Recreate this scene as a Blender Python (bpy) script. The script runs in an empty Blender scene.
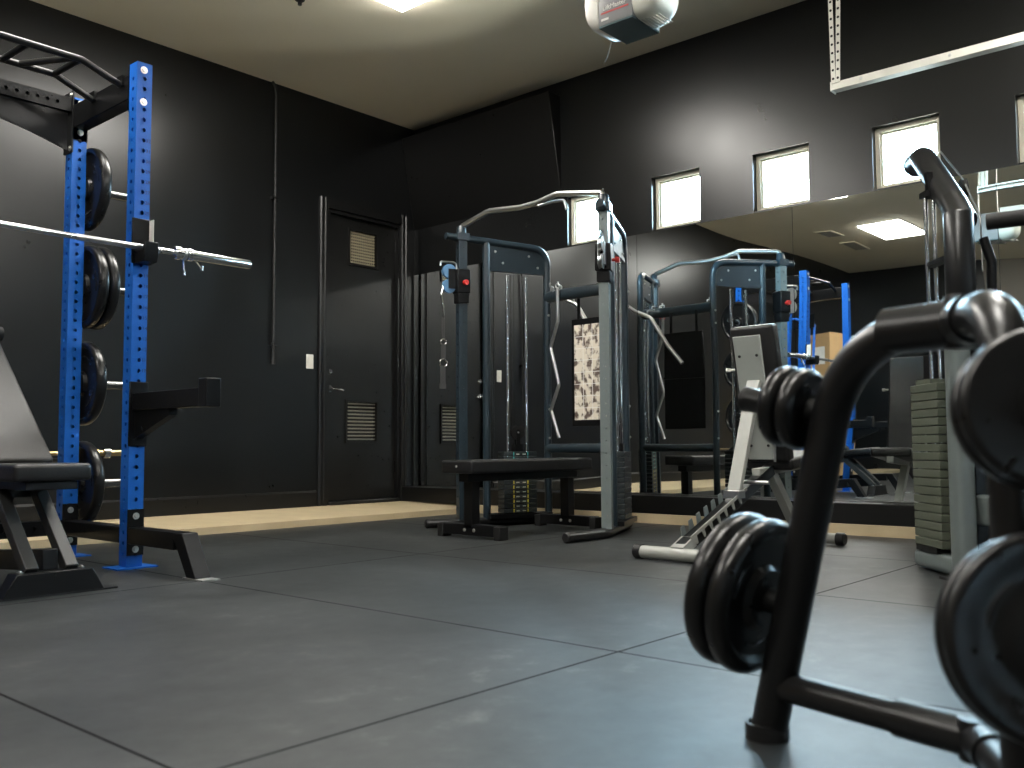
import bpy, bmesh, math, random
from mathutils import Matrix, Vector, Euler
random.seed(7)
C = bpy.context.scene.collection
PI = math.pi
V = Vector

# ------------------------------------------------------------------ helpers
class MB:
    """collects shapes (given in world space, or in the space of M) in one bmesh"""
    def __init__(s, M=None):
        s.bm = bmesh.new(); s.M = M or Matrix()
    def v(s, p):
        return s.bm.verts.new(s.M @ V(p))
    def f(s, vs):
        try: return s.bm.faces.new(vs)
        except ValueError: return None
    def box(s, x0, x1, y0, y1, z0, z1):
        p = [s.v((x, y, z)) for z in (z0, z1) for y in (y0, y1) for x in (x0, x1)]
        for q in ((0,2,3,1),(4,5,7,6),(0,1,5,4),(2,6,7,3),(0,4,6,2),(1,3,7,5)):
            s.f([p[i] for i in q])
        return s
    def bar(s, a, b, w, h, up=(0,0,1), w2=None, h2=None):
        a, b = V(a), V(b); d = (b-a).normalized(); u = V(up)
        r = d.cross(u)
        if r.length < 1e-5: r = d.cross(V((0,1,0)))
        r.normalize(); u = r.cross(d)
        w2 = w if w2 is None else w2; h2 = h if h2 is None else h2
        A = [s.v(a + r*x*w/2 + u*y*h/2) for x, y in ((-1,-1),(1,-1),(1,1),(-1,1))]
        B = [s.v(b + r*x*w2/2 + u*y*h2/2) for x, y in ((-1,-1),(1,-1),(1,1),(-1,1))]
        s.f(A); s.f(B[::-1])
        for i in range(4): s.f([A[i], B[i], B[(i+1)%4], A[(i+1)%4]])
        return s
    def tube(s, path, r, n=14, cap=True, flat=1.0, up=(0,0,1)):
        P = [V(p) for p in path]; rr = r if isinstance(r, (list, tuple)) else [r]*len(P)
        T = []
        for i in range(len(P)):
            t = V((0,0,0))
            if i: t += (P[i]-P[i-1]).normalized()
            if i < len(P)-1: t += (P[i+1]-P[i]).normalized()
            T.append(t.normalized())
        u = V(up)
        if abs(T[0].dot(u)) > .95: u = V((1,0,0)) if abs(T[0].x) < .9 else V((0,1,0))
        u = (u - T[0]*u.dot(T[0])).normalized()
        rings = []
        for i, p in enumerate(P):
            u = (u - T[i]*u.dot(T[i])).normalized(); w = T[i].cross(u)
            rings.append([s.v(p + (u*math.cos(2*PI*k/n) + w*flat*math.sin(2*PI*k/n))*rr[i]) for k in range(n)])
        for a, b in zip(rings, rings[1:]):
            for k in range(n): s.f([a[k], a[(k+1)%n], b[(k+1)%n], b[k]])
        if cap:
            s.f(rings[0][::-1]); s.f(rings[-1])
        return s
    def ring(s, c, axis, R, r, n=24, m=8):
        ax = V(axis).normalized(); u = ax.orthogonal().normalized(); w = ax.cross(u); c = V(c)
        rg = []
        for i in range(n):
            d = u*math.cos(2*PI*i/n) + w*math.sin(2*PI*i/n)
            rg.append([s.v(c + d*(R + r*math.cos(2*PI*k/m)) + ax*r*math.sin(2*PI*k/m)) for k in range(m)])
        for i in range(n):
            a, b = rg[i], rg[(i+1)%n]
            for k in range(m): s.f([a[k], b[k], b[(k+1)%m], a[(k+1)%m]])
        return s
    def lathe(s, prof, c=(0,0,0), axis=(0,0,1), n=40, closed=False):
        """profile of (radius, height along axis)"""
        ax = V(axis).normalized(); u = ax.orthogonal().normalized(); w = ax.cross(u); c = V(c)
        rg = []
        for R, h in prof:
            if R < 1e-6: rg.append([s.v(c + ax*h)])
            else: rg.append([s.v(c + ax*h + (u*math.cos(2*PI*i/n) + w*math.sin(2*PI*i/n))*R) for i in range(n)])
        pr = list(zip(rg, rg[1:])) + ([(rg[-1], rg[0])] if closed else [])
        for a, b in pr:
            for i in range(n):
                j = (i+1) % n
                if len(a) == 1 and len(b) == 1: continue
                if len(a) == 1: s.f([a[0], b[j], b[i]])
                elif len(b) == 1: s.f([a[i], a[j], b[0]])
                else: s.f([a[i], a[j], b[j], b[i]])
        return s
    def prism(s, pts, off):
        """planar polygon of 3-D points pushed along off"""
        A = [s.v(p) for p in pts]; B = [s.v(V(p)+V(off)) for p in pts]
        s.f(A); s.f(B[::-1])
        for i in range(len(A)):
            j = (i+1) % len(A); s.f([A[i], B[i], B[j], A[j]])
        return s
    def pad(s, c, size, rad=.02, n=4):
        """upholstered block with rounded edges, in the space of M"""
        t = bmesh.new(); bmesh.ops.create_cube(t, size=1)
        for w in t.verts: w.co = V((w.co.x*size[0], w.co.y*size[1], w.co.z*size[2]))
        bmesh.ops.bevel(t, geom=list(t.edges), offset=rad, segments=n, profile=.5, affect='EDGES')
        mp = {w: s.v(w.co + V(c)) for w in t.verts}
        for q in t.faces: s.f([mp[w] for w in q.verts])
        t.free(); return s
    def perf(s, size, z0, z1, pitch=.0508, r=.0105, start=.05, sides=(0,1,2,3), wall=.004):
        """square perforated steel tube standing on local z"""
        h = size/2; zs = []; z = z0 + start
        while z + pitch/2 < z1 - .01: zs.append(z); z += pitch
        cuts = [z0] + [a - pitch/2 for a in zs] + [zs[-1] + pitch/2, z1]
        cache = {}
        def vv(p):
            k = tuple(round(c, 5) for c in p)
            if k not in cache: cache[k] = s.v(p)
            return cache[k]
        fr = [(V((0,-1,0)), V((1,0,0))), (V((1,0,0)), V((0,1,0))), (V((0,1,0)), V((-1,0,0))), (V((-1,0,0)), V((0,-1,0)))]
        for si, (nn, tt) in enumerate(fr):
            def P(a, z, d=0): return nn*(h-d) + tt*a + V((0,0,z))
            for i in range(len(cuts)-1):
                a, b = cuts[i], cuts[i+1]
                hole = si in sides and 0 < i < len(cuts)-2
                if not hole:
                    lo = [P(-h,a), P(0,a), P(h,a)]; hi = [P(h,b), P(0,b), P(-h,b)]
                    mid = (a+b)/2
                    s.f([vv(p) for p in lo] + [vv(P(h,mid))] + [vv(p) for p in hi] + [vv(P(-h,mid))])
                else:
                    m = (a+b)/2
                    out = [P(h,m),P(h,b),P(0,b),P(-h,b),P(-h,m),P(-h,a),P(0,a),P(h,a)]
                    cir = [P(r*math.cos(k*PI/4), m+r*math.sin(k*PI/4)) for k in range(8)]
                    inn = [P(r*math.cos(k*PI/4), m+r*math.sin(k*PI/4), wall) for k in range(8)]
                    for k in range(8):
                        j = (k+1) % 8
                        s.f([vv(out[k]), vv(out[j]), vv(cir[j]), vv(cir[k])])
                        s.f([vv(cir[k]), vv(cir[j]), vv(inn[j]), vv(inn[k])])
        for z, rev in ((z0, True), (z1, False)):
            q = []
            for nn, tt in fr: q += [vv(nn*h - tt*h + V((0,0,z))), vv(nn*h + V((0,0,z)))]
            s.f(q[::-1] if rev else q)
        return s

RM = {}
def meshobj(name, mb, mat, parent=None, bevel=0, flat=False, seg=2):
    bm = mb.bm
    bmesh.ops.remove_doubles(bm, verts=bm.verts, dist=1e-5)
    bmesh.ops.recalc_face_normals(bm, faces=bm.faces)
    M = RM[parent] if parent is not None else Matrix()
    bm.transform(M.inverted())
    me = bpy.data.meshes.new(name); bm.to_mesh(me); bm.free()
    for p in me.polygons: p.use_smooth = not flat
    if not flat: me.set_sharp_from_angle(angle=math.radians(38))
    me.materials.append(mat)
    o = bpy.data.objects.new(name, me); C.objects.link(o)
    if parent is not None:
        o.parent = parent
    RM[o] = M
    if bevel:
        m = o.modifiers.new('soft_edges', 'BEVEL'); m.width = bevel; m.segments = seg; m.limit_method = 'ANGLE'; m.angle_limit = .6
    return o
def tag(o, label, cat, group=None):
    o['label'] = label; o['category'] = cat
    if group: o['group'] = group
    return o
def thing(name, label, cat, loc=(0,0,0), rot=(0,0,0), group=None):
    o = bpy.data.objects.new(name, None); C.objects.link(o)
    o.empty_display_size = .1
    o.location = loc; o.rotation_euler = rot
    RM[o] = Matrix.Translation(loc) @ Euler(rot).to_matrix().to_4x4()
    return tag(o, label, cat, group)
def solo(name, mb, mat, label, cat, group=None, **k):
    return tag(meshobj(name, mb, mat, None, **k), label, cat, group)
def part(name, mb, mat, parent, label=None, **k):
    o = meshobj(name, mb, mat, parent, **k)
    if label: o['label'] = label
    return o
def struct(name, mb, mat, parent=None, **k):
    o = meshobj(name, mb, mat, parent, **k)
    if parent is None: o['kind'] = 'structure'
    return o
def dup(root, loc, rot, label, group=None):
    r = root.copy(); C.objects.link(r); r.location = loc; r.rotation_euler = rot
    r['label'] = label
    if group: r['group'] = group
    elif 'group' in r: del r['group']
    RM[r] = Matrix.Translation(loc) @ Euler(rot).to_matrix().to_4x4()
    for ch in [c for c in bpy.data.objects if c.parent == root]:
        c = ch.copy(); C.objects.link(c); c.parent = r; RM[c] = RM[r]
        for g in [q for q in bpy.data.objects if q.parent == ch]:
            d = g.copy(); C.objects.link(d); d.parent = c
    return r
def fillet(pts, rad, n=6, lim=.49):
    P = [V(p) for p in pts]; out = [P[0]]
    for i in range(1, len(P)-1):
        a, b, c = P[i-1], P[i], P[i+1]
        d1, d2 = (a-b).normalized(), (c-b).normalized()
        r = rad[i-1] if isinstance(rad, (list, tuple)) else rad
        ang = d1.angle(d2); L = min(r/math.tan(ang/2), (a-b).length*lim, (c-b).length*lim)
        s, e = b + d1*L, b + d2*L
        for k in range(n+1):
            t = k/n; out.append(s*(1-t)**2 + b*2*t*(1-t) + e*t*t)
    return out + [P[-1]]
def frame(o, az, z=0):
    return Matrix.Translation((o[0], o[1], z)) @ Matrix.Rotation(az, 4, 'Z')
def text_mesh(txt, size, M, depth=.0005):
    cu = bpy.data.curves.new('t', 'FONT'); cu.body = txt; cu.size = size; cu.align_x = 'CENTER'; cu.align_y = 'CENTER'; cu.extrude = depth
    cu.resolution_u = 2
    ob = bpy.data.objects.new('t', cu); C.objects.link(ob)
    dg = bpy.context.evaluated_depsgraph_get(); me = bpy.data.meshes.new_from_object(ob.evaluated_get(dg))
    mb = MB(); mb.bm.from_mesh(me); mb.bm.transform(M)
    bpy.data.objects.remove(ob); bpy.data.meshes.remove(me); bpy.data.curves.remove(cu)
    return mb
def facing(o, nrm):
    """matrix for flat artwork: local x right, y up, z towards nrm (horizontal)"""
    n = V(nrm).normalized(); up = V((0,0,1)); r = up.cross(n).normalized()
    m = Matrix((r, up, n)).transposed().to_4x4(); m.translation = V(o); return m

# ------------------------------------------------------------------ materials
MATS = {}
def mat(name, col, rough=.5, metal=0., var=.12, scale=30., bump=0., bscale=200., rvar=.06, coat=0., spec=.5, emit=None, es=0):
    m = bpy.data.materials.new(name); m.use_nodes = True; nt = m.node_tree; N = nt.nodes; L = nt.links
    b = N['Principled BSDF']
    tc = N.new('ShaderNodeTexCoord'); nz = N.new('ShaderNodeTexNoise'); nz.inputs['Scale'].default_value = scale; nz.inputs['Detail'].default_value = 5
    L.new(tc.outputs['Object'], nz.inputs['Vector'])
    mx = N.new('ShaderNodeMix'); mx.data_type = 'RGBA'
    mx.inputs[6].default_value = (*[c*(1-var) for c in col], 1); mx.inputs[7].default_value = (*[min(1, c*(1+var)) for c in col], 1)
    L.new(nz.outputs['Fac'], mx.inputs[0]); L.new(mx.outputs[2], b.inputs['Base Color'])
    mr = N.new('ShaderNodeMapRange'); mr.inputs['To Min'].default_value = max(0.02, rough-rvar); mr.inputs['To Max'].default_value = min(1, rough+rvar)
    L.new(nz.outputs['Fac'], mr.inputs['Value']); L.new(mr.outputs[0], b.inputs['Roughness'])
    b.inputs['Metallic'].default_value = metal; b.inputs['Specular IOR Level'].default_value = spec
    if coat: b.inputs['Coat Weight'].default_value = coat; b.inputs['Coat Roughness'].default_value = .15
    if bump:
        n2 = N.new('ShaderNodeTexNoise'); n2.inputs['Scale'].default_value = bscale; n2.inputs['Detail'].default_value = 3
        L.new(tc.outputs['Object'], n2.inputs['Vector'])
        bp = N.new('ShaderNodeBump'); bp.inputs['Strength'].default_value = bump; bp.inputs['Distance'].default_value = .002
        L.new(n2.outputs['Fac'], bp.inputs['Height']); L.new(bp.outputs[0], b.inputs['Normal'])
    if emit:
        b.inputs['Emission Color'].default_value = (*emit, 1); b.inputs['Emission Strength'].default_value = es
    MATS[name] = m; return m

WALL = mat('black_wall_paint', (.0042,.0047,.0050), .29, var=.15, scale=3, rvar=.04, spec=.42)
TRIMB = mat('black_trim_paint', (.006,.006,.0059), .30, bump=.08, bscale=60, spec=0.4)
DOORB = mat('black_door_paint', (.008,.0079,.0074), .30, bump=.06, bscale=40, spec=0.35)
CEIL = mat('beige_ceiling_paint', (.80,.745,.60), .8, var=.04, scale=2, bump=.3, bscale=90)
CONC = mat('tan_curb', (.44,.355,.22), .75, var=.16, scale=6, bump=.2, bscale=80)
CREAM = mat('cream_vinyl', (.62,.58,.46), .45, var=.05)
BLUE = mat('blue_powder_coat', (.008,.10,.42), .38, spec=.3, var=.08, bump=.12, bscale=500)
BLACK = mat('black_powder_coat', (.005,.0051,.0055), .30, var=.15, bump=.1, bscale=400, spec=.2)
GLOSSB = mat('black_gloss_tube', (.0075,.0075,.0078), .32, var=.15, bump=.04, bscale=300, spec=0.4)
SLATE = mat('slate_powder_coat', (.011,.020,.027), .33, var=.1, bump=.08, bscale=400)
RUBBER = mat('black_rubber', (.008,.008,.008), .42, var=.2, bump=.1, bscale=250)
IRON = mat('black_enamel_iron', (.006,.006,.006), .29, var=.2, bump=.015, bscale=60, spec=0.4)
CAPR = mat('matte_black_plastic', (.010,.010,.010), .45, spec=0.3)
CHROME = mat('polished_chrome', (.72,.73,.74), .16, 1., var=.05)
PEGM = mat('dark_peg_steel', (.22,.22,.22), .24, 1., var=.1)
STEEL = mat('brushed_steel', (.52,.53,.53), .30, 1., var=.08)
ZINC = mat('zinc_plated_steel', (.60,.60,.58), .38, 1., var=.1)
BRASS = mat('worn_brass_plating', (.60,.44,.22), .3, 1., var=.1)
SILVER = mat('silver_paint', (.17,.20,.20), .33, .35, var=.06)
GREYP = mat('pale_grey_machine_paint', (.11,.13,.127), .36, var=.05)
OLIVE = mat('olive_grey_stack_steel', (.075,.085,.062), .5, .1, var=.15)
STACKD = mat('dark_stack_steel', (.014,.019,.021), .4, .2, var=.15)
VINYL = mat('black_vinyl', (.009,.009,.0095), .36, var=.15, bump=.5, bscale=350, spec=0.35)
VINYLG = mat('lit_black_vinyl', (.022,.022,.021), .42, var=.2, scale=8, bump=.5, bscale=300, spec=0.45)  # black vinyl made paler: ceiling light sheen put into the colour
BOARD = mat('light_grey_board', (.22,.235,.22), .55, var=.05)
WHITEF = mat('off_white_frame_paint', (.25,.255,.235), .42, var=.06)
FOAM = mat('black_foam', (.010,.010,.010), .65, bump=.5, bscale=500, spec=0.25)
WHITEP = mat('white_plastic', (.72,.70,.64), .4, var=.03)
LENS = mat('frosted_lens', (.60,.60,.52), .35, var=.04)
GREYL = mat('grey_label_panel', (.19,.19,.19), .4)
TEALD = mat('smoked_teal_plastic', (.06,.10,.11), .22)
REDP = mat('red_plastic', (.45,.02,.015), .4)
BLUEW = mat('blue_pulley_nylon', (.07,.17,.30), .4)
BANDB = mat('blue_latex_band', (.02,.14,.55), .5)
CARD = mat('cardboard', (.42,.27,.13), .8, var=.1, scale=12)
YELL = mat('yellow_label', (.75,.60,.05), .5)
TEALM = mat('teal_label', (.05,.45,.42), .5)
WHITEL = mat('white_label', (.75,.74,.70), .5)
WEB = mat('black_webbing', (.03,.03,.03), .75, bump=.5, bscale=600)
GALV = mat('galvanised_steel', (.62,.61,.56), .38, .8, var=.12, scale=14)
BRONZE = mat('dim_brass_grille', (.42,.37,.25), .5, .2)
GRILL = mat('grey_grille', (.40,.38,.33), .5, .2)
DRYW = mat('greige_drywall', (.22,.195,.165), .8, var=.06, scale=4)
GDOOR = mat('black_garage_door', (.012,.012,.012), .5, var=.04)
DARK = mat('dark_recess', (.006,.006,.006), .8)
NUM = mat('dark_blue_print', (.006,.02,.09), .5)
CANVAS = mat('dark_cabinet', (.02,.02,.02), .5)

def mirror_mat():
    m = bpy.data.materials.new('mirror_glass'); m.use_nodes = True; nt = m.node_tree; N = nt.nodes; L = nt.links
    b = N['Principled BSDF']; b.inputs['Base Color'].default_value = (.80,.83,.82,1); b.inputs['Metallic'].default_value = 1; b.inputs['Roughness'].default_value = 0
    tc = N.new('ShaderNodeTexCoord'); nz = N.new('ShaderNodeTexNoise'); nz.inputs['Scale'].default_value = 1.1; nz.inputs['Detail'].default_value = 0
    L.new(tc.outputs['Object'], nz.inputs['Vector'])
    bp = N.new('ShaderNodeBump'); bp.inputs['Strength'].default_value = .35; bp.inputs['Distance'].default_value = .022
    L.new(nz.outputs['Fac'], bp.inputs['Height']); L.new(bp.outputs[0], b.inputs['Normal'])
    return m
MIRROR = mirror_mat()
def glass_mat():
    m = bpy.data.materials.new('window_glass'); m.use_nodes = True; nt = m.node_tree; N = nt.nodes; L = nt.links
    N.remove(N['Principled BSDF']); out = N['Material Output']
    t = N.new('ShaderNodeBsdfTransparent'); t.inputs[0].default_value = (.93,.97,.98,1); g = N.new('ShaderNodeBsdfGlossy'); g.inputs['Roughness'].default_value = .02
    fr = N.new('ShaderNodeFresnel'); fr.inputs[0].default_value = 1.45; mx = N.new('ShaderNodeMixShader')
    nz = N.new('ShaderNodeTexNoise'); nz.inputs['Scale'].default_value = 3
    L.new(fr.outputs[0], mx.inputs[0]); L.new(t.outputs[0], mx.inputs[1]); L.new(g.outputs[0], mx.inputs[2]); L.new(mx.outputs[0], out.inputs[0])
    return m
GLASS = glass_mat()
def emis(name, col, s):
    m = bpy.data.materials.new(name); m.use_nodes = True; nt = m.node_tree; N = nt.nodes
    N.remove(N['Principled BSDF']); e = N.new('ShaderNodeEmission'); e.inputs[0].default_value = (*col, 1); e.inputs[1].default_value = s
    nt.links.new(e.outputs[0], N['Material Output'].inputs[0]); return m
LAMP = emis('led_diffuser', (1, .965, .90), 26)

def floor_mat():
    m = bpy.data.materials.new('rubber_gym_mats'); m.use_nodes = True; nt = m.node_tree; N = nt.nodes; L = nt.links
    b = N['Principled BSDF']
    tc = N.new('ShaderNodeTexCoord'); sep = N.new('ShaderNodeSeparateXYZ'); L.new(tc.outputs['Object'], sep.inputs[0])
    def math_(op, a, bb=None):
        n = N.new('ShaderNodeMath'); n.operation = op
        for i, q in enumerate((a, bb)):
            if q is None: continue
            if isinstance(q, (int, float)): n.inputs[i].default_value = q
            else: L.new(q, n.inputs[i])
        return n.outputs[0]
    def seam(co, off, per):
        t = math_('DIVIDE', math_('ADD', co, off), per); fr = math_('FRACT', t); d = math_('ABSOLUTE', math_('SUBTRACT', fr, .5))
        return math_('GREATER_THAN', d, .5 - .004/per)          # near the cell edge
    sx = seam(sep.outputs[0], 5.08, 1.27); sy = seam(sep.outputs[1], 4.95, 2.13)
    s = math_('MAXIMUM', sx, sy)
    n1 = N.new('ShaderNodeTexNoise'); n1.inputs['Scale'].default_value = 1.3; n1.inputs['Detail'].default_value = 6; L.new(tc.outputs['Object'], n1.inputs['Vector'])
    n2 = N.new('ShaderNodeTexNoise'); n2.inputs['Scale'].default_value = 9; n2.inputs['Detail'].default_value = 8; n2.inputs['Roughness'].default_value = .7; L.new(tc.outputs['Object'], n2.inputs['Vector'])
    cr = N.new('ShaderNodeValToRGB'); cr.color_ramp.elements[0].color = (.012,.0138,.0142,1); cr.color_ramp.elements[1].color = (.023,.0255,.026,1)
    cr.color_ramp.elements[0].position = .3; cr.color_ramp.elements[1].position = .7
    L.new(n1.outputs['Fac'], cr.inputs[0])
    dust = math_('MULTIPLY', math_('MAXIMUM', math_('SUBTRACT', n2.outputs['Fac'], .56), 0), math_('MAXIMUM', math_('SUBTRACT', n1.outputs['Fac'], .45), 0))
    mx = N.new('ShaderNodeMix'); mx.data_type = 'RGBA'; L.new(math_('MULTIPLY', dust, 20), mx.inputs[0]); mx.clamp_factor = True
    L.new(cr.outputs[0], mx.inputs[6]); mx.inputs[7].default_value = (.10,.10,.095,1)
    m2 = N.new('ShaderNodeMix'); m2.data_type = 'RGBA'; L.new(s, m2.inputs[0]); L.new(mx.outputs[2], m2.inputs[6]); m2.inputs[7].default_value = (.006,.006,.006,1)
    L.new(m2.outputs[2], b.inputs['Base Color'])
    mr = N.new('ShaderNodeMapRange'); mr.inputs['To Min'].default_value = .36; mr.inputs['To Max'].default_value = .54; L.new(n1.outputs['Fac'], mr.inputs['Value']); L.new(math_('MAXIMUM', mr.outputs[0], s), b.inputs['Roughness'])
    sl = math_('MULTIPLY', math_('SUBTRACT', 1.0, math_('MULTIPLY', s, .8)), math_('ADD', .10, math_('MULTIPLY', n2.outputs['Fac'], .58)))
    L.new(sl, b.inputs['Specular IOR Level'])
    n3 = N.new('ShaderNodeTexNoise'); n3.inputs['Scale'].default_value = 160; L.new(tc.outputs['Object'], n3.inputs['Vector'])
    hh = math_('SUBTRACT', math_('MULTIPLY', n3.outputs['Fac'], .5), s)
    bp = N.new('ShaderNodeBump'); bp.inputs['Strength'].default_value = .3; bp.inputs['Distance'].default_value = .0015; L.new(hh, bp.inputs['Height']); L.new(bp.outputs[0], b.inputs['Normal'])
    return m
FLOORM = floor_mat()

def chart_mat():
    m = bpy.data.materials.new('exercise_chart_print'); m.use_nodes = True; nt = m.node_tree; N = nt.nodes; L = nt.links
    b = N['Principled BSDF']; b.inputs['Roughness'].default_value = .4
    tc = N.new('ShaderNodeTexCoord'); mp = N.new('ShaderNodeMapping'); mp.inputs['Scale'].default_value = (1, 22, 17)
    L.new(tc.outputs['Object'], mp.inputs[0])
    nz = N.new('ShaderNodeTexNoise'); nz.inputs['Scale'].default_value = 1.0; nz.inputs['Detail'].default_value = 3; L.new(mp.outputs[0], nz.inputs['Vector'])
    cr = N.new('ShaderNodeValToRGB'); e = cr.color_ramp.elements
    e[0].position = .40; e[0].color = (.10,.07,.055,1); e[1].position = .52; e[1].color = (.66,.60,.50,1)
    L.new(nz.outputs['Fac'], cr.inputs[0]); L.new(cr.outputs[0], b.inputs['Base Color'])
    return m
CHART = chart_mat()

# ------------------------------------------------------------------ room shell
X0, Y0, H = -10.54, -8.4, 3.57
CURB = .068
struct('floor', MB().box(X0-.15, .15, Y0-.15, .15, -.12, 0), FLOORM, flat=True)
struct('ceiling', MB().box(X0-.15, .15, Y0-.15, .15, H, H+.12), CEIL, flat=True)

def wall_holes(axis, pos, thick, u0, u1, z0, z1, holes):
    """wall in plane x=pos (axis 0) or y=pos (axis 1) with rectangular holes (u0,u1,z0,z1)"""
    mb = MB(); us = sorted({u0, u1, *[q for h in holes for q in h[:2]]}); zs = sorted({z0, z1, *[q for h in holes for q in h[2:]]})
    def P(u, z, d): return (pos+d, u, z) if axis == 0 else (u, pos+d, z)
    def inh(i, j):
        if i < 0 or j < 0 or i >= len(us)-1 or j >= len(zs)-1: return True
        uc, zc = (us[i]+us[i+1])/2, (zs[j]+zs[j+1])/2
        return any(h[0] < uc < h[1] and h[2] < zc < h[3] for h in holes)
    for i in range(len(us)-1):
        for j in range(len(zs)-1):
            if inh(i, j): continue
            a, b, c, d = us[i], us[i+1], zs[j], zs[j+1]
            for dd in (0, thick): mb.f([mb.v(P(a,c,dd)), mb.v(P(b,c,dd)), mb.v(P(b,d,dd)), mb.v(P(a,d,dd))])
            for (ii, jj, e0, e1) in ((i-1,j,(a,c),(a,d)), (i+1,j,(b,c),(b,d)), (i,j-1,(a,c),(b,c)), (i,j+1,(a,d),(b,d))):
                if inh(ii, jj): mb.f([mb.v(P(*e0,0)), mb.v(P(*e1,0)), mb.v(P(*e1,thick)), mb.v(P(*e0,thick))])
    return mb
WIN = [(-2.215+.02, -1.835, 2.185, 2.59)] + [(-3.055-.832*k, -2.645-.832*k, 2.185, 2.59) for k in range(6)]
struct('wall_right', wall_holes(0, 0, .16, Y0-.15, .15, 0, H, WIN), WALL, flat=True)
DX0, DX1, DZ1 = -1.012, -.172, 2.625
struct('wall_back', wall_holes(1, 0, .16, X0-.15, 0, 0, H, [(DX0, DX1, CURB, DZ1)]), WALL, flat=True)
struct('wall_left', MB().box(X0-.15, X0, -2.25, 0, 0, H), WALL, flat=True)
struct('wall_side', MB().box(X0-.15, X0, Y0-.15, -2.25, 0, H), DRYW, flat=True)
GD = [(-4.17, -1.33), (-8.0, -5.16)]
struct('wall_front', wall_holes(1, Y0, -.15, X0, 0, 0, H, [(a, b, 0.001, 2.34) for a, b in GD]), WALL, flat=True)
for k, (a, b) in enumerate(GD):
    g = MB()
    for q in range(4):
        z0 = .01+.58*q; g.box(a+.005, b-.005, Y0-.07, Y0-.03, z0, z0+.572)
        for u in range(4):
            w_ = (b-a)/4; g.box(a+w_*u+.1, a+w_*(u+1)-.1, Y0-.03, Y0-.022, z0+.09, z0+.48)
    struct(f'door_{k+2}', g, GDOOR, flat=True)
# raised tan strip (slab edge) round the two walls
struct('trim_1', MB().prism([(X0,0,0),(X0,0,CURB),(X0,-.92,.046),(X0,-.92,0)], (-X0,0,0)), CONC, flat=True)
struct('trim_2', MB().box(-.18, 0, Y0, -.92, 0, CURB), CONC, flat=True)
# black base under the mirrors and on the back wall
struct('baseboard_right', MB().box(-.165, 0, Y0, 0, CURB, .198), TRIMB, bevel=.004)
bb = MB(); bb.prism([(X0,0,CURB),(X0,-.018,CURB),(X0,-.018,.185),(X0,-.006,.2),(X0,0,.2)], (DX0-.1-X0,0,0)); struct('baseboard_back', bb, TRIMB)
# sloping black bulkhead in the corner
sb = MB(); sb.prism([(0,0,2.60),(0,0,3.45),(-.16,0,3.45)], (0,-1.775,0)); struct('trim_3', sb, TRIMB, bevel=.004)

# windows
for k, (a, b, c, d) in enumerate(WIN):
    r = bpy.data.objects.new(f'window_{k+1}', None); C.objects.link(r); r.location = (0, (a+b)/2, c); RM[r] = Matrix.Translation(r.location); r['kind'] = 'structure'
    f = MB(); w = .028
    for (y0, y1, z0, z1) in ((a, a+w, c, d), (b-w, b, c, d), (a+w, b-w, c, c+w), (a+w, b-w, d-w, d)): f.box(.05, .11, y0, y1, z0, z1)
    part('window_frame', f, CREAM, r, bevel=.003)
    s_ = MB(); w2 = .012
    for (y0, y1, z0, z1) in ((a+w, a+w+w2, c+w, d-w), (b-w-w2, b-w, c+w, d-w), (a+w+w2, b-w-w2, c+w, c+w+w2), (a+w+w2, b-w-w2, d-w-w2, d-w)): s_.box(.075, .10, y0, y1, z0, z1)
    part('sash', s_, CREAM, r)
    part('pane', MB().box(.086, .090, a+w+w2, b-w-w2, c+w+w2, d-w-w2), GLASS, r, flat=True)
    lt = bpy.data.lights.new('sky_portal', 'AREA'); lt.shape = 'RECTANGLE'; lt.size = b-a; lt.size_y = d-c; lt.cycles.is_portal = True
    lo = bpy.data.objects.new('sky_portal', lt); C.objects.link(lo); lo.location = (.15, (a+b)/2, (c+d)/2); lo.rotation_euler = (0, PI/2, 0)

# door in the back wall
dr = bpy.data.objects.new('door_1', None); C.objects.link(dr); dr.location = ((DX0+DX1)/2, 0, CURB); RM[dr] = Matrix.Translation(dr.location); dr['kind'] = 'structure'
UV = (-.735, -.430, 2.195, 2.49); LV = (-.755, -.422, .615, .96)
leaf = wall_holes(1, .045, .045, DX0+.03, DX1-.03, CURB+.035, DZ1-.03, [UV, LV]); part('door_leaf', leaf, DOORB, dr, flat=True)
def louvre(a, b, c, d, n, m, name, parent, lattice=False):
    fr = MB(); w = .018
    for (x0, x1, z0, z1) in ((a-w, a, c-w, d+w), (b, b+w, c-w, d+w), (a, b, c-w, c), (a, b, d, d+w)): fr.box(x0, x1, .030, .05, z0, z1)
    o = part(name, fr, DOORB, parent)
    s = MB(); st = (d-c)/n
    for i in range(n):
        z = c + st*(i+.5); s.bar((a, .062, z), (b, .062, z), .013, .003, up=(0, .75, .65))
    part('louvre_slats', s, m, o, label='dull metal louvre slats')
    part('louvre_back', MB().box(a, b, .084, .088, c, d), DARK, o)
    if lattice:
        s2 = MB(); k = 14
        for i in range(1, k): x = a + (b-a)*i/k; s2.box(x-.003, x+.003, .052, .056, c, d)
        part('lattice', s2, m, o)
louvre(*UV, 11, BRONZE, 'upper_vent', dr, True)
louvre(*LV, 11, GRILL, 'lower_vent', dr)
cs = MB()
for x0, x1 in ((DX0-.088, DX0), (DX1, DX1+.088)):
    cs.prism([(x0,0,CURB),(x0,-.016,CURB),(x0+.012,-.024,CURB),(x0+.036,-.012,CURB),(x0+.05,-.012,CURB),(x1-.03,-.022,CURB),(x1,-.022,CURB),(x1,0,CURB)], (0,0,DZ1+.088-CURB))
cs.box(DX0, DX1, -.022, 0, DZ1, DZ1+.088); part('casing', cs, TRIMB, dr)
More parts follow.
